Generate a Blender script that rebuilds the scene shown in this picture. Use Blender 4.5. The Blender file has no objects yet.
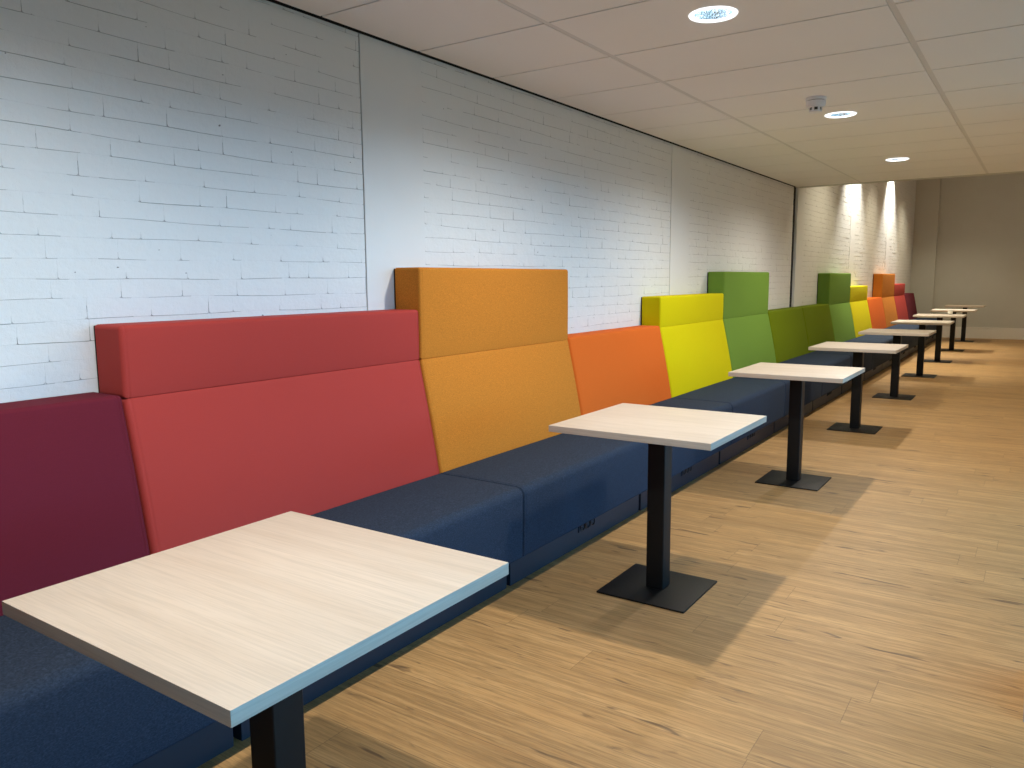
import bpy, bmesh, math, random
from mathutils import Vector, Matrix
random.seed(11)
C = bpy.context.scene.collection
S = bpy.context.scene

# ------------------------------------------------------------------ dimensions (metres)
H = 2.417            # dropped ceiling
HF = 3.75            # higher ceiling of the far part
YB = 9.72            # where the dropped ceiling ends
YE = 20.0            # end wall
YN = -3.2            # wall behind the camera
XR = 3.0             # right wall
GX = [0.7263, 1.9523, 3.178]
GY0, GYS = 2.9295, 0.6

# ------------------------------------------------------------------ node helpers
def new_mat(name):
    m = bpy.data.materials.new(name); m.use_nodes = True
    nt = m.node_tree; b = nt.nodes['Principled BSDF']
    return m, nt, b
def N(nt, t, **kw):
    n = nt.nodes.new(t)
    for k, v in kw.items(): setattr(n, k, v)
    return n
def L(nt, a, b): nt.links.new(a, b)
def math_node(nt, op, a, b=None, c=None):
    n = N(nt, 'ShaderNodeMath', operation=op)
    for i, v in enumerate((a, b, c)):
        if v is None: continue
        if isinstance(v, (int, float)): n.inputs[i].default_value = v
        else: L(nt, v, n.inputs[i])
    return n.outputs[0]
def mixc(nt, fac, a, b, blend='MIX'):
    n = N(nt, 'ShaderNodeMix', data_type='RGBA', blend_type=blend)
    for sock, v in ((n.inputs[0], fac), (n.inputs[6], a), (n.inputs[7], b)):
        if isinstance(v, (int, float)): sock.default_value = v
        elif isinstance(v, (tuple, list)): sock.default_value = (*v[:3], 1)
        else: L(nt, v, sock)
    return n.outputs[2]
def coords(nt, scale=(1, 1, 1), kind='Object'):
    tc = N(nt, 'ShaderNodeTexCoord'); mp = N(nt, 'ShaderNodeMapping')
    mp.inputs['Scale'].default_value = scale
    L(nt, tc.outputs[kind], mp.inputs[0]); return mp.outputs[0]
def noise(nt, vec, scale, detail=4, rough=.55, dist=0):
    n = N(nt, 'ShaderNodeTexNoise'); n.inputs['Scale'].default_value = scale
    n.inputs['Detail'].default_value = detail; n.inputs['Roughness'].default_value = rough
    n.inputs['Distortion'].default_value = dist
    L(nt, vec, n.inputs['Vector']); return n.outputs[0]
def ramp(nt, fac, stops):
    n = N(nt, 'ShaderNodeValToRGB'); e = n.color_ramp.elements
    while len(e) < len(stops): e.new(.5)
    for el, (pos, col) in zip(e, stops):
        el.position = pos; el.color = (*col, 1) if isinstance(col, (tuple, list)) else (col, col, col, 1)
    L(nt, fac, n.inputs[0]); return n.outputs[0]
def bump(nt, b, h, strength, dist):
    n = N(nt, 'ShaderNodeBump'); n.inputs['Strength'].default_value = strength
    n.inputs['Distance'].default_value = dist
    L(nt, h, n.inputs['Height']); L(nt, n.outputs[0], b.inputs['Normal'])
def srgb(r, g, b):
    f = lambda c: c/12.92 if c <= .04045 else ((c+.055)/1.055)**2.4
    return tuple(f(v/255) for v in (r, g, b))

# ------------------------------------------------------------------ materials
def mat_plain(name, col, rough=.6, metal=0, spec=.5, bscale=0, bdist=.0005):
    m, nt, b = new_mat(name)
    b.inputs['Base Color'].default_value = (*col, 1); b.inputs['Roughness'].default_value = rough
    b.inputs['Metallic'].default_value = metal; b.inputs['Specular IOR Level'].default_value = spec
    v = coords(nt)
    n = noise(nt, v, bscale or 60, 3)
    L(nt, mixc(nt, n, tuple(c*.96 for c in col), tuple(min(1, c*1.04) for c in col)), b.inputs['Base Color'])
    if bscale: bump(nt, b, n, .4, bdist)
    return m
def mat_paint_brick():
    m, nt, b = new_mat('white_painted_brick')
    v = coords(nt)
    n1 = noise(nt, v, 1.6, 3); n2 = noise(nt, v, 55, 5, .65); n3 = noise(nt, v, 260, 2)
    col = mixc(nt, n1, (.68, .68, .665), (.74, .74, .73))
    # small chips and smudges in the paint
    vor = noise(nt, coords(nt, (1, 1, 1.6)), 34, 1, .4)
    chip = ramp(nt, vor, [(.80, 0.0), (.825, 1.0)])
    col = mixc(nt, chip, col, (.20, .19, .18))
    L(nt, col, b.inputs['Base Color']); b.inputs['Roughness'].default_value = .55
    b.inputs['Specular IOR Level'].default_value = .3
    n4 = noise(nt, coords(nt, (1, 1, 1.7)), 13, 2)
    h = math_node(nt, 'ADD', math_node(nt, 'ADD', math_node(nt, 'MULTIPLY', n4, 2.2), n2), math_node(nt, 'MULTIPLY', n3, .35))
    bump(nt, b, h, .45, .003)
    return m
def mat_plaster(name, col):
    m, nt, b = new_mat(name)
    v = coords(nt); n = noise(nt, v, 3, 4); n2 = noise(nt, v, 180, 3)
    L(nt, mixc(nt, n, tuple(c*.95 for c in col), tuple(c*1.04 for c in col)), b.inputs['Base Color'])
    b.inputs['Roughness'].default_value = .7; b.inputs['Specular IOR Level'].default_value = .25
    bump(nt, b, n2, .25, .001)
    return m
def mat_ceiling():
    m, nt, b = new_mat('mineral_fibre_tile')
    v = coords(nt); n = noise(nt, v, 420, 3); n1 = noise(nt, v, 1.2, 2)
    L(nt, mixc(nt, n1, (.82, .80, .77), (.86, .84, .81)), b.inputs['Base Color'])
    b.inputs['Roughness'].default_value = .9; b.inputs['Specular IOR Level'].default_value = .1
    bump(nt, b, n, .3, .0008)
    return m
def mat_floor():
    m, nt, b = new_mat('oak_plank_floor')
    tc = N(nt, 'ShaderNodeTexCoord'); sp = N(nt, 'ShaderNodeSeparateXYZ'); L(nt, tc.outputs['Object'], sp.inputs[0])
    x, y = sp.outputs[0], sp.outputs[1]
    W, LEN = .17, 1.25
    yr = math_node(nt, 'DIVIDE', math_node(nt, 'ADD', y, 20.03), W)
    row = math_node(nt, 'FLOOR', yr)
    wn = N(nt, 'ShaderNodeTexWhiteNoise', noise_dimensions='1D'); L(nt, row, wn.inputs['W'])
    xo = math_node(nt, 'DIVIDE', math_node(nt, 'ADD', math_node(nt, 'ADD', x, 30), math_node(nt, 'MULTIPLY', wn.outputs[0], 7.3)), LEN)
    idx = math_node(nt, 'FLOOR', xo)
    cb = N(nt, 'ShaderNodeCombineXYZ'); L(nt, idx, cb.inputs[0]); L(nt, row, cb.inputs[1])
    pw = N(nt, 'ShaderNodeTexWhiteNoise', noise_dimensions='3D'); L(nt, cb.outputs[0], pw.inputs['Vector'])
    # per-plank shifted grain coordinates
    sh = N(nt, 'ShaderNodeVectorMath', operation='SCALE'); L(nt, pw.outputs['Color'], sh.inputs[0]); sh.inputs['Scale'].default_value = 37
    ad = N(nt, 'ShaderNodeVectorMath', operation='ADD'); L(nt, tc.outputs['Object'], ad.inputs[0]); L(nt, sh.outputs[0], ad.inputs[1])
    def mapped(s):
        mp = N(nt, 'ShaderNodeMapping'); mp.inputs['Scale'].default_value = s; L(nt, ad.outputs[0], mp.inputs[0]); return mp.outputs[0]
    g1 = noise(nt, mapped((1.1, 16, 1)), 1.0, 5, .6, .4)
    g2 = noise(nt, mapped((2.6, 75, 1)), 1.0, 5, .7, .3)
    g3 = noise(nt, mapped((2.2, 13, 1)), 2.0, 3, .5, .6)
    pores = noise(nt, mapped((9, 210, 1)), 1.0, 3, .6)
    base = ramp(nt, g1, [(.25, FLOOR_D), (.5, FLOOR_M), (.75, FLOOR_L)])
    base = mixc(nt, ramp(nt, g2, [(.40, .75), (.56, 0.0)]), base, tuple(c*.62 for c in FLOOR_M))
    base = mixc(nt, ramp(nt, pores, [(.36, .55), (.50, 0.0)]), base, tuple(c*.5 for c in FLOOR_M))
    base = mixc(nt, ramp(nt, g3, [(.635, 0.0), (.73, .8)]), base, (.10, .055, .028))
    hs = N(nt, 'ShaderNodeHueSaturation'); L(nt, base, hs.inputs['Color'])
    L(nt, math_node(nt, 'ADD', math_node(nt, 'MULTIPLY', pw.outputs[0], .16), .92), hs.inputs['Value'])
    hs.inputs['Saturation'].default_value = 1.0
    # seams
    fy = math_node(nt, 'FRACT', yr); fx = math_node(nt, 'FRACT', xo)
    ey = math_node(nt, 'MULTIPLY', math_node(nt, 'MINIMUM', fy, math_node(nt, 'SUBTRACT', 1, fy)), W)
    ex = math_node(nt, 'MULTIPLY', math_node(nt, 'MINIMUM', fx, math_node(nt, 'SUBTRACT', 1, fx)), LEN)
    e = math_node(nt, 'MINIMUM', ey, ex)
    seam = ramp(nt, math_node(nt, 'MULTIPLY', e, 400), [(.15, 1.0), (.7, 0.0)])
    col = mixc(nt, math_node(nt, 'MULTIPLY', seam, .55), hs.outputs[0], (.10, .06, .03))
    L(nt, col, b.inputs['Base Color'])
    b.inputs['Roughness'].default_value = .5; b.inputs['Specular IOR Level'].default_value = .4
    bump(nt, b, math_node(nt, 'SUBTRACT', g2, math_node(nt, 'MULTIPLY', seam, .6)), .12, .002)
    return m
def mat_tabletop(along='x'):
    m, nt, b = new_mat('pale_oak_laminate' if along == 'x' else 'pale_oak_edge_band')
    tc = N(nt, 'ShaderNodeTexCoord'); oi = N(nt, 'ShaderNodeObjectInfo')
    ad = N(nt, 'ShaderNodeVectorMath', operation='ADD'); L(nt, tc.outputs['Object'], ad.inputs[0])
    sh = N(nt, 'ShaderNodeCombineXYZ'); L(nt, math_node(nt, 'MULTIPLY', oi.outputs['Random'], 40), sh.inputs[0]); L(nt, math_node(nt, 'MULTIPLY', oi.outputs['Random'], 91), sh.inputs[1])
    L(nt, sh.outputs[0], ad.inputs[1])
    def mapped(s):
        mp = N(nt, 'ShaderNodeMapping'); mp.inputs['Scale'].default_value = s if along == 'x' else (s[1], s[0], s[2]); L(nt, ad.outputs[0], mp.inputs[0]); return mp.outputs[0]
    g1 = noise(nt, mapped((.8, 7, 7)), 1.3, 4, .55, .9)
    g2 = noise(nt, mapped((6, 230, 230)), 1.0, 4, .6, .2)
    g3 = noise(nt, mapped((1.6, 46, 46)), 1.2, 6, .65, .5)
    col = ramp(nt, g1, [(.3, TOP_D), (.55, TOP_M), (.75, TOP_L)])
    col = mixc(nt, ramp(nt, g3, [(.35, .4), (.6, 0.0)]), col, tuple(c*.82 for c in TOP_M))
    col = mixc(nt, ramp(nt, g2, [(.40, .30), (.54, 0.0)]), col, tuple(c*.66 for c in TOP_M))
    L(nt, col, b.inputs['Base Color']); b.inputs['Roughness'].default_value = .45
    b.inputs['Specular IOR Level'].default_value = .4
    bump(nt, b, g2, .12, .0006)
    return m
def mat_fabric(name, col, melange=.18, sheen=.25, rough=.85, weave=900):
    m, nt, b = new_mat(name)
    v = coords(nt)
    n = noise(nt, coords(nt, (1, 1.0, 2.2)), weave*.45, 3, .7); n2 = noise(nt, v, 6, 3)
    n3 = noise(nt, coords(nt, (1, .25, 3)), 130, 3, .6)
    c = mixc(nt, ramp(nt, n, [(.3, 0.0), (.7, 1.0)]), tuple(k*(1-melange) for k in col), tuple(k*(1+melange) for k in col))
    c = mixc(nt, ramp(nt, n3, [(.4, melange*.9), (.6, 0.0)]), c, tuple(k*.7 for k in col))
    c = mixc(nt, math_node(nt, 'MULTIPLY', n2, .14), c, tuple(k*.8 for k in col))
    L(nt, c, b.inputs['Base Color']); b.inputs['Roughness'].default_value = rough
    b.inputs['Specular IOR Level'].default_value = .06
    b.inputs['Sheen Weight'].default_value = sheen*.3; b.inputs['Sheen Roughness'].default_value = .5
    bump(nt, b, n, .25, .0012)
    return m
def mat_black_metal():
    m, nt, b = new_mat('black_powder_coat')
    v = coords(nt); n = noise(nt, v, 700, 2)
    b.inputs['Base Color'].default_value = (.004, .004, .0042, 1); b.inputs['Roughness'].default_value = .5
    b.inputs['Specular IOR Level'].default_value = .28
    L(nt, ramp(nt, n, [(.3, .46), (.7, .56)]), b.inputs['Roughness'])
    bump(nt, b, n, .15, .0004)
    return m
def mat_emit(name, col, strength):
    m, nt, b = new_mat(name)
    b.inputs['Base Color'].default_value = (*col, 1)
    b.inputs['Emission Color'].default_value = (*col, 1); b.inputs['Emission Strength'].default_value = strength
    return m

FLOOR_D, FLOOR_M, FLOOR_L = (.33, .178, .066), (.47, .275, .108), (.55, .335, .142)
TOP_D, TOP_M, TOP_L = (.53, .44, .355), (.58, .495, .41), (.62, .535, .45)

M = dict(
    brick=mat_paint_brick(),
    joint=mat_plain('shaded_mortar_joint', (.42, .42, .41), .8),  # greyer tone paints in the shade under the brick edges
    plaster=mat_plaster('white_plaster', (.71, .71, .70)),
    endplaster=mat_plaster('warm_white_plaster', (.54, .54, .49)),
    skirting=mat_plain('painted_skirting', (.80, .79, .74), .4),
    ceiling=mat_ceiling(),
    grid=mat_plain('ceiling_t_bar', (.66, .64, .61), .5),
    joint_bar=mat_plain('ceiling_joint_bar', (.10, .09, .08), .6),
    black=mat_black_metal(),
    gap=mat_plain('black_gap', (.006, .006, .006), .9),
    floor=mat_floor(),
    top=mat_tabletop(), edge=mat_tabletop('y'),
    navy=mat_fabric('navy_melange_fabric', (.027, .040, .067), .45, .03, .9, 330),
    plinth=mat_plain('dark_blue_laminate', (.006, .015, .032), .55, bscale=300, bdist=.0003),
    board=mat_plain('black_back_board', (.012, .010, .010), .6),
    backwall=mat_plain('brown_panel', (.20, .13, .07), .6),
    socket=mat_plain('black_plastic', (.004, .004, .005), .4),
    ring=mat_plain('white_enamel', (.82, .84, .86), .35),
    rim=mat_emit('frosted_glass_rim', (.90, .95, 1.0), 1.1),
    detector=mat_plain('grey_white_plastic', (.78, .78, .82), .45),
    slot=mat_plain('detector_slot', (.03, .03, .035), .6),
    china=mat_plain('white_china', (.85, .84, .80), .25),
    pier=mat_plain('grey_white_paint', (.36, .36, .36), .5),
    ground=mat_plain('sandy_paving', (.38, .31, .22), .9, bscale=8),
)
m, nt, b = new_mat('faceted_reflector'); b.inputs['Base Color'].default_value = (.50, .62, .70, 1)
b.inputs['Metallic'].default_value = .9; b.inputs['Roughness'].default_value = .22
L(nt, ramp(nt, noise(nt, coords(nt), 160, 1), [(.35, .12), (.65, .4)]), b.inputs['Roughness']); M['reflector'] = m
M['lamp'] = mat_emit('lamp_glow', (.93, .97, 1.0), 16)
FAB = dict(
    burgundy=mat_fabric('burgundy_fabric', (.130, .015, .027), .12, .03),
    red=mat_fabric('red_fabric', (.390, .046, .037), .05, .02, .6),
    amber=mat_fabric('amber_melange_fabric', (.540, .190, .026), .30, .03, .9, 420),
    orange=mat_fabric('orange_fabric', (.640, .128, .018), .08, .03),
    yellow=mat_fabric('acid_yellow_fabric', (.600, .520, .003), .06, .03),
    green=mat_fabric('leaf_green_fabric', (.150, .265, .042), .10, .03),
    olive=mat_fabric('olive_green_fabric', (.120, .165, .004), .12, .03),
)

# ------------------------------------------------------------------ object helpers
def link(name, bm, mats, parent=None, smooth=False):
    me = bpy.data.meshes.new(name); bm.normal_update(); bm.to_mesh(me); bm.free()
    for mm in (mats if isinstance(mats, (list, tuple)) else [mats]): me.materials.append(mm)
    if smooth:
        for pl in me.polygons: pl.use_smooth = len(pl.vertices) < 9
    o = bpy.data.objects.new(name, me); C.objects.link(o)
    if parent: o.parent = parent
    return o
def sharp(o, ang=40):
    me = o.data
    for pl in me.polygons: pl.use_smooth = True
    me.set_sharp_from_angle(angle=math.radians(ang))
    return o
def empty(name, loc, label, cat, group=None):
    o = bpy.data.objects.new(name, None); C.objects.link(o); o.location = loc
    o.empty_display_size = .1
    o['label'] = label; o['category'] = cat
    if group: o['group'] = group
    return o
def box(bm, x0, x1, y0, y1, z0, z1, bev=0, seg=2, mi=0):
    t = bmesh.new()
    bmesh.ops.create_cube(t, size=1)
    bmesh.ops.scale(t, vec=(x1-x0, y1-y0, z1-z0), verts=t.verts)
    bmesh.ops.translate(t, vec=((x0+x1)/2, (y0+y1)/2, (z0+z1)/2), verts=t.verts)
    if bev: bmesh.ops.bevel(t, geom=t.edges[:], offset=bev, segments=seg, affect='EDGES', profile=.6)
    merge(bm, t, mi)
def merge(bm, t, mi=0):
    mp = {}
    for v in t.verts: mp[v] = bm.verts.new(v.co)
    for f in t.faces:
        try: nf = bm.faces.new([mp[v] for v in f.verts]); nf.material_index = mi
        except ValueError: pass
    t.free()
def lathe(bm, prof, cx=0, cy=0, n=40, mi=0):
    rings = []
    for r, z in prof:
        if r < 1e-6: rings.append([bm.verts.new((cx, cy, z))])
        else: rings.append([bm.verts.new((cx+r*math.cos(2*math.pi*i/n), cy+r*math.sin(2*math.pi*i/n), z)) for i in range(n)])
    for a, c in zip(rings, rings[1:]):
        for i in range(n):
            j = (i+1) % n
            vs = [a[i % len(a)], a[j % len(a)], c[j % len(c)], c[i % len(c)]]
            u = []
            for v in vs:
                if v not in u: u.append(v)
            if len(u) > 2: bm.faces.new(u).material_index = mi
def struct(name, bm, mats, **kw):
    o = link(name, bm, mats, **kw); o['kind'] = 'structure'; return o
def dup(root, loc, label, group=None):
    r = root.copy(); C.objects.link(r); r.location = loc; r['label'] = label
    if group: r['group'] = group
    for ch in list(root.children):
        c = ch.copy(); C.objects.link(c); c.parent = r
        for g in list(ch.children):
            d = g.copy(); C.objects.link(d); d.parent = c
    return r

# upholstery: a rounded profile (x,z) swept along y with soft, seamed ends
def fillet(pts, radii, n=5):
    out = []; k = len(pts)
    for i in range(k):
        p = Vector(pts[i]); a = Vector(pts[i-1]); c = Vector(pts[(i+1) % k]); r = radii[i]
        if r <= 0: out.append(p); continue
        u = (a-p).normalized(); w = (c-p).normalized()
        half = u.angle(w)/2; t = min(r/math.tan(half), .45*min((a-p).length, (c-p).length)); r = t*math.tan(half)
        cen = p+(u+w).normalized()*(r/math.sin(half))
        s = p+u*t-cen; e = p+w*t-cen
        a0 = math.atan2(s.y, s.x); d = math.atan2(s.x*e.y-s.y*e.x, s.dot(e))
        for q in range(n+1):
            th = a0+d*q/n; out.append(cen+Vector((math.cos(th), math.sin(th)))*r)
    return out
def dense(pts, maxlen):
    return [max(0, int((pts[(i+1) % len(pts)]-p).length//maxlen)) for i, p in enumerate(pts)]
def subdivide(pts, counts):
    out = []
    for i, p in enumerate(pts):
        q = pts[(i+1) % len(pts)]; out.append(p)
        for k in range(1, counts[i]+1): out.append(p+(q-p)*k/(counts[i]+1))
    return out
class Profile:
    def __init__(self, base, radii, n, maxlen):
        self.base = [Vector(p) for p in base]; self.r = radii; self.n = n
        self.counts = dense(fillet(self.base, radii, n), maxlen)
    def at(self, d):
        b = offset_poly(self.base, d) if d else self.base
        return subdivide(fillet(b, [0 if r <= 0 else max(r-d, .0012) for r in self.r], self.n), self.counts)
def offset_poly(pts, d):
    k = len(pts); area = sum(pts[i].x*pts[(i+1) % k].y-pts[(i+1) % k].x*pts[i].y for i in range(k)); s = 1 if area > 0 else -1
    out = []
    for i in range(k):
        e1 = (pts[i]-pts[i-1]); e2 = (pts[(i+1) % k]-pts[i])
        n1 = Vector((-e1.y, e1.x)).normalized()*s; n2 = Vector((-e2.y, e2.x)).normalized()*s
        n = (n1+n2).normalized(); cosv = max(.5, n.dot(n1))
        out.append(pts[i]+n*(d/cosv))
    return out
def sweep(bm, prof, y0, y1, r=.014, bulge=None, ny=12, seam=.0):
    secs = []
    q = 5
    for i in range(q+1):
        th = math.pi/2*i/q; secs.append((y0+r*(1-math.sin(th)) if False else y0+r*(1-math.cos(th)), r*(1-math.sin(th))))
    secs[-1] = (y0+r, 0)
    if seam: secs += [(y0+r+.002, .003), (y0+r+.005, 0)]
    a = y0+r+.012; z = y1-r-.012
    mid = [(a+(z-a)*i/ny, 0) for i in range(ny+1)]
    tail = [(y0+y1-y, d) for y, d in reversed(secs)]
    allsec = secs+mid+tail
    rings = []
    for y, d in allsec:
        t = (y-y0)/(y1-y0); w = max(0, math.sin(math.pi*t))**.35
        po = prof.at(d)
        ring = []
        for p in po:
            dx, dz = bulge(p, w) if bulge else (0, 0)
            ring.append(bm.verts.new((p.x+dx, y, p.y+dz)))
        rings.append(ring)
    k = len(rings[0])
    for A, B in zip(rings, rings[1:]):
        for i in range(k):
            bm.faces.new((A[i], A[(i+1) % k], B[(i+1) % k], B[i]))
    for rg, ys in ((rings[0], y0), (list(reversed(rings[-1])), y1)):
        cap = bm.faces.new([bm.verts.new(v.co) for v in rg]); cap.material_index = 0
    bmesh.ops.recalc_face_normals(bm, faces=bm.faces[:])

# ------------------------------------------------------------------ room shell
bm = bmesh.new(); box(bm, -.05, XR+.2, YN-.2, YE+.2, -.12, 0); struct('floor', bm, M['floor'])
bm = bmesh.new(); box(bm, -40, 40, -40, 45, -.5, -.3); struct('ground', bm, M['ground'])

PIL = [(-.86, -.46), (2.565, 2.975), (6.014, 6.418), (9.76, 10.087), (13.0, 13.38), (16.30, 16.70)]
BR = [(YN, -.86), (-.46, 2.562), (2.975, 6.010), (6.418, 9.68), (10.087, 13.0), (13.38, 16.30), (16.70, YE)]
def brick_run(bm, y0, y1, ztop, z0=.915, ch=.0645, rgh=1):
    """wild bond: stretchers and headers laid at random, thick paint, thin joints"""
    nrow = int((ztop-z0)/ch)+1
    for k in range(nrow):
        zb = z0+k*ch; zt = min(zb+ch, ztop)
        if zt-zb < .008: continue
        y = y0-random.choice([0, .105])*random.random()*1.6
        run = 0
        while y < y1-.002:
            head = random.random() < .24 and run > 0
            run = 0 if head else run+1
            ln = (.106 if head else .222)+random.uniform(-.006, .006)
            a, c = max(y, y0), min(y+ln, y1)
            y += ln
            if c-a < .012: continue
            d0 = random.uniform(-.0007, .0007)*rgh
            B, T, A, E = zb, zt, a, c
            j = lambda q: random.uniform(-q, q)
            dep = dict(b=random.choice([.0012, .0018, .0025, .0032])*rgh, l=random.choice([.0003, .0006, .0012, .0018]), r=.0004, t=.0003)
            ib, il, ir, it = random.uniform(.0013, .0020), random.uniform(.0012, .0018), .0008, .0006
            ph, fq = random.uniform(0, 6.3), random.uniform(1, 4)
            inner, outer = [], []          # (y, z), (y, z, depth, joint?)
            def edge(p, q, o0, o1, n, key, jit):
                for m_ in range(1, n):
                    t = m_/n; w_ = j(jit)
                    dz, dy = (w_, 0) if key in 'bt' else (0, w_)
                    inner.append((p[0]+(q[0]-p[0])*t+dy, p[1]+(q[1]-p[1])*t+dz))
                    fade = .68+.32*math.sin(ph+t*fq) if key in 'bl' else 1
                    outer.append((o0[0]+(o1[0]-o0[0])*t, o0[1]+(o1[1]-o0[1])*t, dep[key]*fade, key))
            rb = [random.uniform(.003, .009) for _ in range(4)]
            cn = [((A+il, B+ib), (A, B)), ((E-ir, B+ib), (E, B)), ((E-ir, T-it), (E, T)), ((A+il, T-it), (A, T))]
            sg = [(1, 1), (-1, 1), (-1, -1), (1, -1)]; ks = ['b', 'b', 't', 't']; st_ = [180, 270, 0, 90]
            ed_ = [('b', 7 if not head else 4), ('r', 3), ('t', 7 if not head else 4), ('l', 3)]
            for m_ in range(4):
                (iy, iz), (oy, oz) = cn[m_]; r_ = rb[m_]*(1 if m_ < 2 else .5)
                cy, cz = iy+sg[m_][0]*r_, iz+sg[m_][1]*r_
                for ang in (0, 45, 90):
                    th = math.radians(st_[m_]+ang)
                    inner.append((cy+r_*math.cos(th), cz+r_*math.sin(th))); outer.append((oy, oz, max(dep['b'], dep['l']) if m_ == 0 else dep[ks[m_]], ks[m_]))
                n_ = (m_+1) % 4; (jy, jz), (py, pz) = cn[n_]; r2 = rb[n_]*(1 if n_ < 2 else .5)
                p0 = inner[-1]
                th = math.radians(st_[n_]); p1 = (jy+sg[n_][0]*r2+r2*math.cos(th), jz+sg[n_][1]*r2+r2*math.sin(th))
                edge(p0, p1, (oy, oz), (py, pz), ed_[m_][1], ed_[m_][0], .0006 if ed_[m_][0] == 'b' else .0003)
            def warp(yy, zz):      # courses run a little wavy; neighbours share the same wave
                t = (zz-zb)/max(zt-zb, .001); W = lambda q: .0030*math.sin(yy*3.1+q*1.7)+.0016*math.sin(yy*11+q*2.3)
                return zz+W(k)*(1-t)+W(k+1)*t
            inner = [(p[0], warp(*p)) for p in inner]; outer = [(p[0], warp(p[0], p[1]), p[2], p[3]) for p in outer]
            iv = [bm.verts.new((d0, p[0], p[1])) for p in inner]
            cache = {}
            ov = []
            for p in outer:
                key = (round(p[0], 6), round(p[1], 6))
                if key not in cache: cache[key] = bm.verts.new((d0-p[2], p[0], p[1]))
                ov.append(cache[key])
            bm.faces.new(iv)
            n = len(iv)
            for m_ in range(n):
                q_ = (m_+1) % n
                vs = [iv[m_], ov[m_]]+([ov[q_]] if ov[q_] is not ov[m_] else [])+[iv[q_]]
                fc = bm.faces.new(vs)
                ky = outer[m_][3]
                if outer[m_][2] > .0010*rgh and ky in 'bl': fc.material_index = 1  # painted shade goes on bottom and left lips only
bm = bmesh.new()
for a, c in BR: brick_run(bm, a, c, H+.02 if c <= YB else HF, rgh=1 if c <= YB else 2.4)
box(bm, -.25, -.0075, YN-.2, YE+.2, -.1, HF)
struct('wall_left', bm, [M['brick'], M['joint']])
for i, (a, c) in enumerate(PIL):
    bm = bmesh.new(); top = H+.02 if c < YB else HF
    box(bm, -.02, .03 if 9 < a < 10 else .0012, a+.003, c, .0, top); struct('trim_%d' % (i+1), bm, M['plaster'])
bm = bmesh.new(); box(bm, -.02, .004, 9.695, 9.752, 0, HF); struct('trim_7', bm, M['gap'])

# dropped ceiling: square-edge tiles with T-bars, holes for the downlights
LX, LR = 1.3375, .083
LY = [GY0+.3+2.4*k for k in (-2, -1, 0, 1, 2)]
bm = bmesh.new()
xs = [.026]+GX; g = .0055
def tile(bm, x0, x1, y0, y1, hole=None):
    z = H; zt = H+.02
    co = [(x0, y0), (x1, y0), (x1, y1), (x0, y1)]
    if not hole:
        lo = [bm.verts.new((*p, z)) for p in co]; bm.faces.new(list(reversed(lo)))
    else:
        hx, hy, r = hole; n = 48; inner = []; outer = []
        for i in range(n):
            th = 2*math.pi*i/n; cx, sy = math.cos(th), math.sin(th)
            inner.append(bm.verts.new((hx+r*cx, hy+r*sy, z)))
            t = min(((x1-hx) if cx > 0 else (x0-hx))/cx if abs(cx) > 1e-6 else 9, ((y1-hy) if sy > 0 else (y0-hy))/sy if abs(sy) > 1e-6 else 9)
            outer.append(bm.verts.new((hx+t*cx, hy+t*sy, z)))
        cs = [bm.verts.new((*p, z)) for p in co]
        for i in range(n):
            j = (i+1) % n; bm.faces.new((inner[i], inner[j], outer[j], outer[i]))
            A, B = outer[i].co, outer[j].co
            for c in cs:
                inx = min(A.x, B.x)-1e-6 <= c.co.x <= max(A.x, B.x)+1e-6; iny = min(A.y, B.y)-1e-6 <= c.co.y <= max(A.y, B.y)+1e-6
                if inx and iny and abs(A.x-B.x) > 1e-5 and abs(A.y-B.y) > 1e-5: bm.faces.new((outer[i], outer[j], c))
        lo = cs
    up = [bm.verts.new((*p, zt)) for p in co]
    for i in range(4):
        j = (i+1) % 4
        l0 = bm.verts.new(lo[i].co); l1 = bm.verts.new(lo[j].co)
        bm.faces.new((l0, l1, up[j], up[i]))
k0 = -11
for k in range(k0, 12):
    y0 = GY0+GYS*k; y1 = min(y0+GYS, YB)
    if y1-y0 < .05: continue
    for i in range(len(xs)-1):
        x0, x1 = xs[i], min(xs[i+1], XR)
        hole = None
        if i == 1:
            for ly in LY:
                if y0 < ly < y1: hole = (LX, ly, LR)
        tile(bm, x0+(.0135 if i else 0), x1-.0135, y0+g, y1-g, hole)
struct('ceiling', bm, M['ceiling'])
bm = bmesh.new()
for x in GX[:2]: box(bm, x-.0125, x+.0125, YN, YB, H+.0015, H+.006)
struct('trim_8', bm, M['grid'])
bm = bmesh.new()
for k in range(k0, 12): box(bm, .026, XR, GY0+GYS*k-.012, GY0+GYS*k+.012, H+.010, H+.016)
struct('trim_9', bm, M['joint_bar'])
bm = bmesh.new(); box(bm, -.004, .026, YN, YB, H+.035, H+.05); box(bm, .0235, .0255, YN, YB, H+.002, H+.035); box(bm, .0016, .005, YN, YB, H-.002, H+.036); struct('trim_10', bm, [M['gap']])  # black strips paint the shade inside the gap between wall and ceiling
bm = bmesh.new(); box(bm, -.25, XR+.2, YN-.2, YB, H+.16, H+.3); box(bm, .0, XR+.2, YB, YB+.12, H-.002, HF+.1); struct('wall_bulkhead', bm, M['endplaster'])
bm = bmesh.new(); box(bm, -.25, XR+.2, YB, YE+.2, HF, HF+.15); struct('ceiling_far', bm, M['endplaster'])
bm = bmesh.new(); box(bm, -.25, XR+.2, YE, YE+.2, -.1, HF); struct('wall_end', bm, M['endplaster'])
bm = bmesh.new(); box(bm, 0.0, .475, YE-.14, YE, 0, HF, .004); struct('trim_11', bm, M['endplaster'])
bm = bmesh.new()
box(bm, .476, XR, YE-.02, YE, 0, .235, .003); box(bm, .476, XR, YE-.024, YE, .225, .245, .003)
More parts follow.
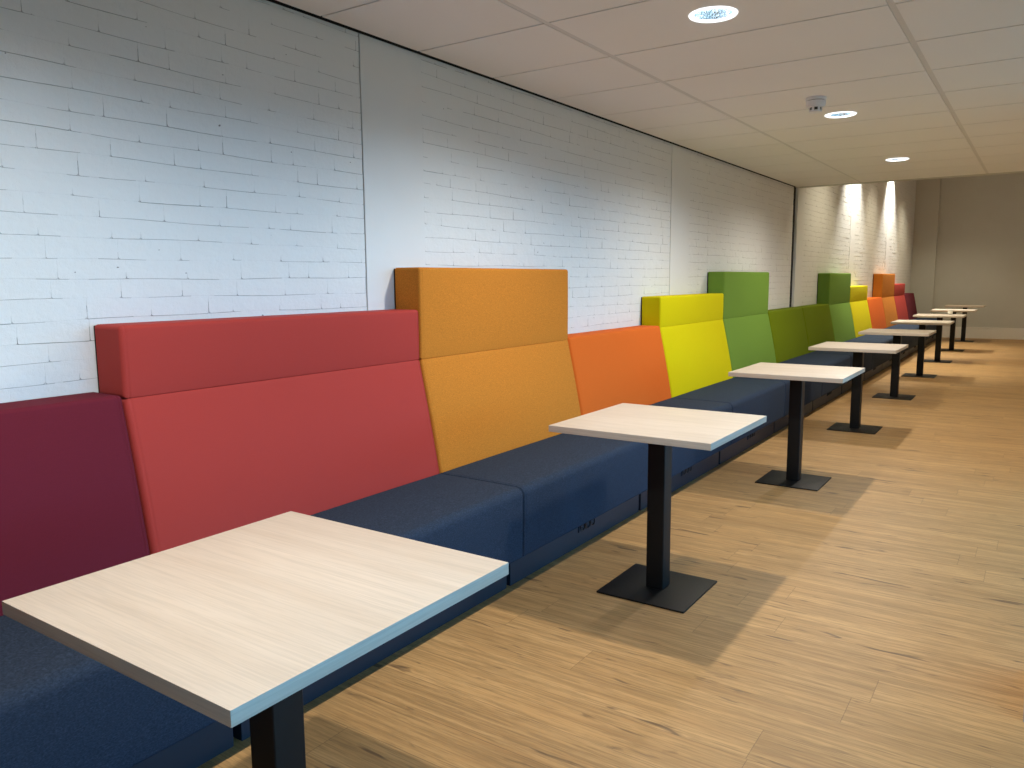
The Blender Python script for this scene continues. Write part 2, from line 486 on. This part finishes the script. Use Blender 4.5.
struct('baseboard_end', bm, M['skirting'])
bm = bmesh.new(); box(bm, -.25, XR+.2, YN-.2, YN, -.1, H+.3); struct('wall_back', bm, M['backwall'])
# right wall with a band of daylight windows beside and behind the camera
WZ0, WZ1 = .10, 2.12
WINS = [(-.1, 2.70), (3.12, 5.9)]
bm = bmesh.new()
box(bm, XR, XR+.2, YN-.2, YE+.2, -.1, WZ0); box(bm, XR, XR+.2, YN-.2, YE+.2, WZ1, HF)
ed = [YN-.2]+[v for w in WINS for v in w]+[YE+.2]
for a, c in zip(ed[::2], ed[1::2]): box(bm, XR, XR+.2, a, c, WZ0, WZ1)
struct('wall_right', bm, M['plaster'])
for i, (a, c) in enumerate(WINS):
    bm = bmesh.new()
    for (y0, y1, z0, z1) in ((a, a+.05, WZ0, WZ1), (c-.05, c, WZ0, WZ1), (a, c, WZ0, WZ0+.05), (a, c, WZ1-.05, WZ1), ((a+c)/2-.025, (a+c)/2+.025, WZ0, WZ1)):
        box(bm, XR+.08, XR+.14, y0, y1, z0, z1, .004)
    struct('window_%d' % (i+1), bm, M['ring'])
bm = bmesh.new(); box(bm, 2.562, XR, 2.715, 3.10, 0, H-.001, .003); struct('trim_12', bm, M['pier'])

# ------------------------------------------------------------------ bench modules
YBD = [-.05, 1.318, 2.735, 4.10, 5.465, 6.865, 8.245, 9.63, 11.018, 12.38, 13.745, 15.107, 16.47, 17.83, 19.19]
SEAT_X, SEAT_Z, PL_X, PL_Z = .73, .465, .645, .15
CRZ, TOPX = .992, .163
TOPS = dict(low=1.006, mid=1.222, high=1.414)
MODS = [
    ('burgundy', 'low', 'low burgundy-backed bench unit with navy seat, nearest the camera beside the wide red unit'),
    ('red', 'mid', 'large red bench unit with headrest and navy seat beside the nearest table'),
    ('amber', 'high', 'nearer tall amber bench unit between the large red unit and the low orange unit'),
    ('orange', 'low', 'low orange bench unit with navy seat just behind the second nearest table'),
    ('yellow', 'mid', 'nearer acid-yellow bench unit with headrest, between low orange and tall leaf-green units'),
    ('green', 'high', 'nearer tall leaf-green bench unit, right after the nearer acid-yellow unit'),
    ('olive', 'low', 'low olive bench unit right after the nearer tall leaf-green unit'),
    ('olive', 'low', 'low dark olive bench unit right in front of the farther tall green unit'),
    ('green', 'high', 'farther tall green bench unit with high headrest against the spotlit bricks'),
    ('yellow', 'mid', 'farther acid-yellow bench unit in bright spotlight beside the farther green unit'),
    ('orange', 'low', 'farther low orange bench unit between the spotlit yellow and the farther amber unit'),
    ('amber', 'high', 'farther tall amber bench unit whose headrest rises against the spotlit bricks'),
    ('red', 'mid', 'small distant red bench unit with headrest, last but one before the end wall'),
    ('burgundy', 'low', 'distant dark burgundy bench unit, last of the row at the end wall'),
]
for i, (colr, ht, label) in enumerate(MODS):
    a, c = YBD[i]+.003, YBD[i+1]-.003
    w = c-a; root = empty('bench_module', (0, (a+c)/2, 0), label, 'bench', 'upholstered bench units along the brick wall')
    y0, y1 = -w/2, w/2
    fab = FAB[colr]; top = TOPS[ht]
    # seat
    bm = bmesh.new()
    pts = Profile([(.03, PL_Z+.002), (SEAT_X-.004, PL_Z+.002), (SEAT_X, SEAT_Z), (.03, SEAT_Z+.004)], [.006, .012, .036, .01], 7, .06)
    def sb(p, wgt): return ((.007*wgt*max(0, math.sin(math.pi*(p.y-PL_Z)/(SEAT_Z-PL_Z))) if p.x > SEAT_X-.03 else 0), (.008*wgt*math.sin(math.pi*max(0, min(1, (p.x-.2)/.55))) if p.y > SEAT_Z-.03 else 0))
    sweep(bm, pts, y0, y1, .008, sb, 10, .003); link('seat', bm, M['navy'], root, True)
    # backrest wedge
    bm = bmesh.new()
    zt = top if ht == 'low' else CRZ
    pts = Profile([(.0065, SEAT_Z-.03), (.272, SEAT_Z-.03), (.270, SEAT_Z+.01), (TOPX, zt), (.0065, zt)], [0, .004, .01, .016 if ht == 'low' else .006, .008 if ht == 'low' else .003], 6, .05)
    def bb(p, wgt):
        t = max(0, min(1, (p.y-SEAT_Z)/(zt-SEAT_Z))); return (.013*wgt*math.sin(math.pi*t)**.8 if p.x > .12 and t < .985 else 0, 0)
    sweep(bm, pts, y0, y1, .016, bb, 12, .003); link('backrest', bm, fab, root, True)
    if ht != 'low':
        bm = bmesh.new()
        pts = Profile([(.0065, CRZ-.001), (TOPX, CRZ-.001), (TOPX, top), (.0065, top)], [0, .005, .014, .010], 6, .05)
        def hb(p, wgt):
            t = max(0, min(1, (p.y-CRZ)/(top-CRZ))); return (.005*wgt*math.sin(math.pi*t) if p.x > .12 else 0, 0)
        sweep(bm, pts, y0, y1, .014, hb, 12, .003); link('headrest', bm, fab, root, True)
    bm = bmesh.new(); box(bm, .0025, .006, y0+.004, y1-.004, .02, top-.004, .003); link('back_panel', bm, M['board'], root)
    bm = bmesh.new(); box(bm, .03, PL_X, y0+.010, y1+.002-.014, 0, PL_Z, .002); link('plinth', bm, M['plinth'], root)
    # triple power socket on the plinth
    yc = .03
    bm = bmesh.new(); box(bm, PL_X-.004, PL_X+.006, yc-.085, yc+.085, .074, .128, .003); so = link('power_socket', bm, M['plinth'], root)
    for k in (-1, 0, 1):
        bm = bmesh.new()
        ring = [Vector((PL_X+.006, yc+.053*k)), ]
        lathe(bm, [(0, .0015), (.0195, .0015), (.022, .003), (.0235, .0075), (.021, .0075), (.019, .004)], 0, 0, 20)
        for sgn in (-1, 1): lathe(bm, [(0, .004), (.003, .004), (.003, .0015)], .0075*sgn, 0, 8)
        bmesh.ops.rotate(bm, cent=(0, 0, 0), matrix=Matrix.Rotation(math.radians(90), 3, 'Y'), verts=bm.verts)
        bmesh.ops.translate(bm, vec=(PL_X+.004, yc+.053*k, .101), verts=bm.verts)
        sharp(link('outlet', bm, M['socket'], so))

# ------------------------------------------------------------------ tables
TG = 'square pedestal tables along the bench'
troot = empty('pedestal_table', (1.262, .981, 0), 'nearest square oak-topped pedestal table, large in the bottom left corner', 'table', TG)
bm = bmesh.new(); box(bm, -.35, .35, -.35, .35, .723, .75, .0015); 
for f_ in bm.faces:
    f_.normal_update()
    if abs(f_.normal.x) > .9: f_.material_index = 1
sharp(link('tabletop', bm, [M['top'], M['edge']], troot), 30)
bm = bmesh.new(); box(bm, -.04, .04, -.04, .04, .0085, .7135, .006, 3); sharp(link('post', bm, M['black'], troot), 30)
bm = bmesh.new(); box(bm, -.2, .2, -.2, .2, 0, .008, .0025); sharp(link('base_plate', bm, M['black'], troot), 30)
bm = bmesh.new(); box(bm, -.15, .15, -.15, .15, .714, .7225, .002); sharp(link('mounting_plate', bm, M['black'], troot), 30)
TL = [(1.200, 3.091, 'second nearest oak-topped pedestal table, standing before the tall amber unit'),
      (1.215, 5.30, 'oak-topped pedestal table in front of the nearer acid-yellow unit, third from the camera'),
      (1.195, 7.47, 'oak-topped pedestal table before the low olive units, fourth from the camera'),
      (1.190, 9.72, 'fifth pedestal table from the camera, greyish top before the dark olive unit'),
      (1.180, 12.0, 'sixth pedestal table from the camera, beside the farther acid-yellow unit'),
      (1.175, 14.2, 'seventh pedestal table from the camera, with the small white cup on it'),
      (1.175, 16.5, 'distant pedestal table, last but one before the end wall'),
      (1.175, 18.95, 'smallest and farthest pedestal table, right before the end wall')]
for x, y, lab in TL: dup(troot, (x, y, 0), lab, TG)

# cup
bm = bmesh.new()
lathe(bm, [(0, .0), (.024, .0), (.030, .006), (.036, .03), (.040, .075), (.0385, .076), (.036, .072), (.032, .03), (.026, .008), (0, .007)], 0, 0, 28)
cup = sharp(link('cup', bm, M['china']), 50); cup.location = (1.30, 14.36, .7502)
cup['label'] = 'small white cup standing on a distant pedestal table'; cup['category'] = 'cup'

# ------------------------------------------------------------------ downlights and smoke detector
DG = 'recessed ceiling downlights'
DL = ['recessed round downlight nearest the camera, at the top edge of the photo',
      'recessed round downlight in the middle, beside the smoke detector',
      'farthest recessed round downlight, near the end of the dropped ceiling']
def make_downlight(y, label):
    r = empty('recessed_downlight', (LX, y, H), label, 'downlight', DG)
    bm = bmesh.new(); lathe(bm, [(.079, .004), (.080, -.004), (.086, -.0065), (.094, -.005), (.0975, -.0005), (.0975, .0)], 0, 0, 56); sharp(link('trim_ring', bm, M['rim'], r), 60)
    bm = bmesh.new(); lathe(bm, [(.0795, .002), (.074, .02), (.064, .045), (.052, .066), (.045, .074)], 0, 0, 40); link('reflector', bm, M['reflector'], r)
    bm = bmesh.new(); lathe(bm, [(.0, .030), (.018, .032), (.031, .038), (.040, .050), (.044, .066), (.044, .0735), (0, .0735)], 0, 0, 36); link('lamp', bm, M['lamp'], r, True)
    return r
d0 = make_downlight(LY[2], DL[0])
for k in (1, 2): dup(d0, (LX, LY[2+k], H), DL[k], DG)
sd = empty('smoke_detector', (1.322, 5.03, H), 'small grey-white smoke detector on the ceiling tile beside the middle downlight', 'smoke detector')
bm = bmesh.new(); lathe(bm, [(0, 0), (.058, 0), (.060, -.004), (.060, -.014), (.056, -.017), (0, -.017)], 0, 0, 40); sharp(link('mounting_base', bm, M['detector'], sd), 40)
bm = bmesh.new(); lathe(bm, [(.050, -.016), (.050, -.0205), (0, -.0205)], 0, 0, 40); sharp(link('shadow_gap', bm, M['slot'], sd), 40)
bm = bmesh.new(); lathe(bm, [(.055, -.020), (.056, -.024), (.055, -.046), (.049, -.055), (.030, -.057), (0, -.057)], 0, 0, 40); sharp(link('sensor_head', bm, M['detector'], sd), 40)
bm = bmesh.new(); lathe(bm, [(.031, -.056), (.031, -.074), (0, -.074)], 0, 0, 24); ch = sharp(link('sensing_chamber', bm, M['slot'], sd), 40)
bm = bmesh.new()
for k in range(6):
    t = bmesh.new(); box(t, .030, .037, -.007, .007, -.078, -.054, .002)
    bmesh.ops.rotate(t, cent=(0, 0, 0), matrix=Matrix.Rotation(k*math.pi/3+.3, 3, 'Z'), verts=t.verts); merge(bm, t)
lathe(bm, [(0, -.074), (.036, -.074), (.038, -.078), (.034, -.084), (0, -.086)], 0, 0, 30)
sharp(link('guard_cage', bm, M['detector'], ch), 40)

# ------------------------------------------------------------------ light
def spot(name, loc, rot, power, col, size, blend, rad=.05):
    l = bpy.data.lights.new(name, 'SPOT'); l.energy = power; l.color = col; l.spot_size = math.radians(size)
    l.spot_blend = blend; l.shadow_soft_size = rad
    o = bpy.data.objects.new(name, l); C.objects.link(o); o.location = loc; o.rotation_euler = rot; return o
P_DOWN = 95
for i, y in enumerate(LY[1:]):
    spot('downlight_beam', (LX, y, H-.012), (0, 0, 0), P_DOWN, (1.0, .935, .83), 160, .95, .035)
# wall washers and downlights under the higher far ceiling
for y in (13.1, 16.5): spot('wall_washer_beam', (.28, y, HF-.1), (0, math.radians(4), 0), 430, (1.0, .95, .82), 84, .8, .03)
for x, y in ((1.0, 11.0), (1.0, 14.6), (1.0, 18.0)):
    spot('far_downlight_beam', (x, y, HF-.1), (0, 0, 0), 120, (1.0, .88, .62), 110, .9, .05)

SKY_TOP, SKY_AZ, SKY_BAND, SKY_BASE, SKY_COL = .20, .28, 6.3, 1.35, (.17, .57, 1.0)
w = bpy.data.worlds.new('World'); S.world = w; w.use_nodes = True
nt = w.node_tree; bg = nt.nodes['Background']
# overcast blue sky, brightest in a low strip over the horizon on the window side
tc = N(nt, 'ShaderNodeTexCoord'); sp = N(nt, 'ShaderNodeSeparateXYZ'); L(nt, tc.outputs['Generated'], sp.inputs[0])
el = ramp(nt, sp.outputs[2], [(0.0, 0.0), (.012, 1.0), (SKY_TOP*.6, 1.0), (SKY_TOP, 0.0)])
dt = N(nt, 'ShaderNodeVectorMath', operation='DOT_PRODUCT'); L(nt, tc.outputs['Generated'], dt.inputs[0])
dt.inputs[1].default_value = (math.cos(SKY_AZ), math.sin(SKY_AZ), 0)
az = ramp(nt, dt.outputs['Value'], [(.70, 0.0), (.96, 1.0)])
st = math_node(nt, 'ADD', math_node(nt, 'MULTIPLY', math_node(nt, 'MULTIPLY', el, az), SKY_BAND), SKY_BASE)
bg.inputs[0].default_value = (*SKY_COL, 1); L(nt, st, bg.inputs[1])
w.cycles.sampling_method = 'MANUAL'; w.cycles.sample_map_resolution = 1024

# ------------------------------------------------------------------ camera
cd = bpy.data.cameras.new('camera'); cam = bpy.data.objects.new('camera', cd); C.objects.link(cam)
cd.sensor_fit = 'HORIZONTAL'; cd.sensor_width = 36; cd.lens = 27.436; cd.clip_start = .02
r = Vector((.827958, .560737, -.007737)); u = Vector((-.067602, .113496, .991236)); f = Vector((-.556701, .820179, -.131877))
mt = Matrix.Identity(4)
for i in range(3): mt[i][0] = r[i]; mt[i][1] = u[i]; mt[i][2] = -f[i]
mt.translation = Vector((2.52742, 0, 1.35219)); cam.matrix_world = mt
S.camera = cam
S.view_settings.view_transform = 'Standard'; S.view_settings.look = 'None'
S.view_settings.gamma = 1; S.view_settings.use_curve_mapping = False; S.view_settings.exposure = 0.58
S.cycles.max_bounces = 10; S.cycles.diffuse_bounces = 6; S.cycles.sample_clamp_indirect = 6
S.cycles.use_denoising = True
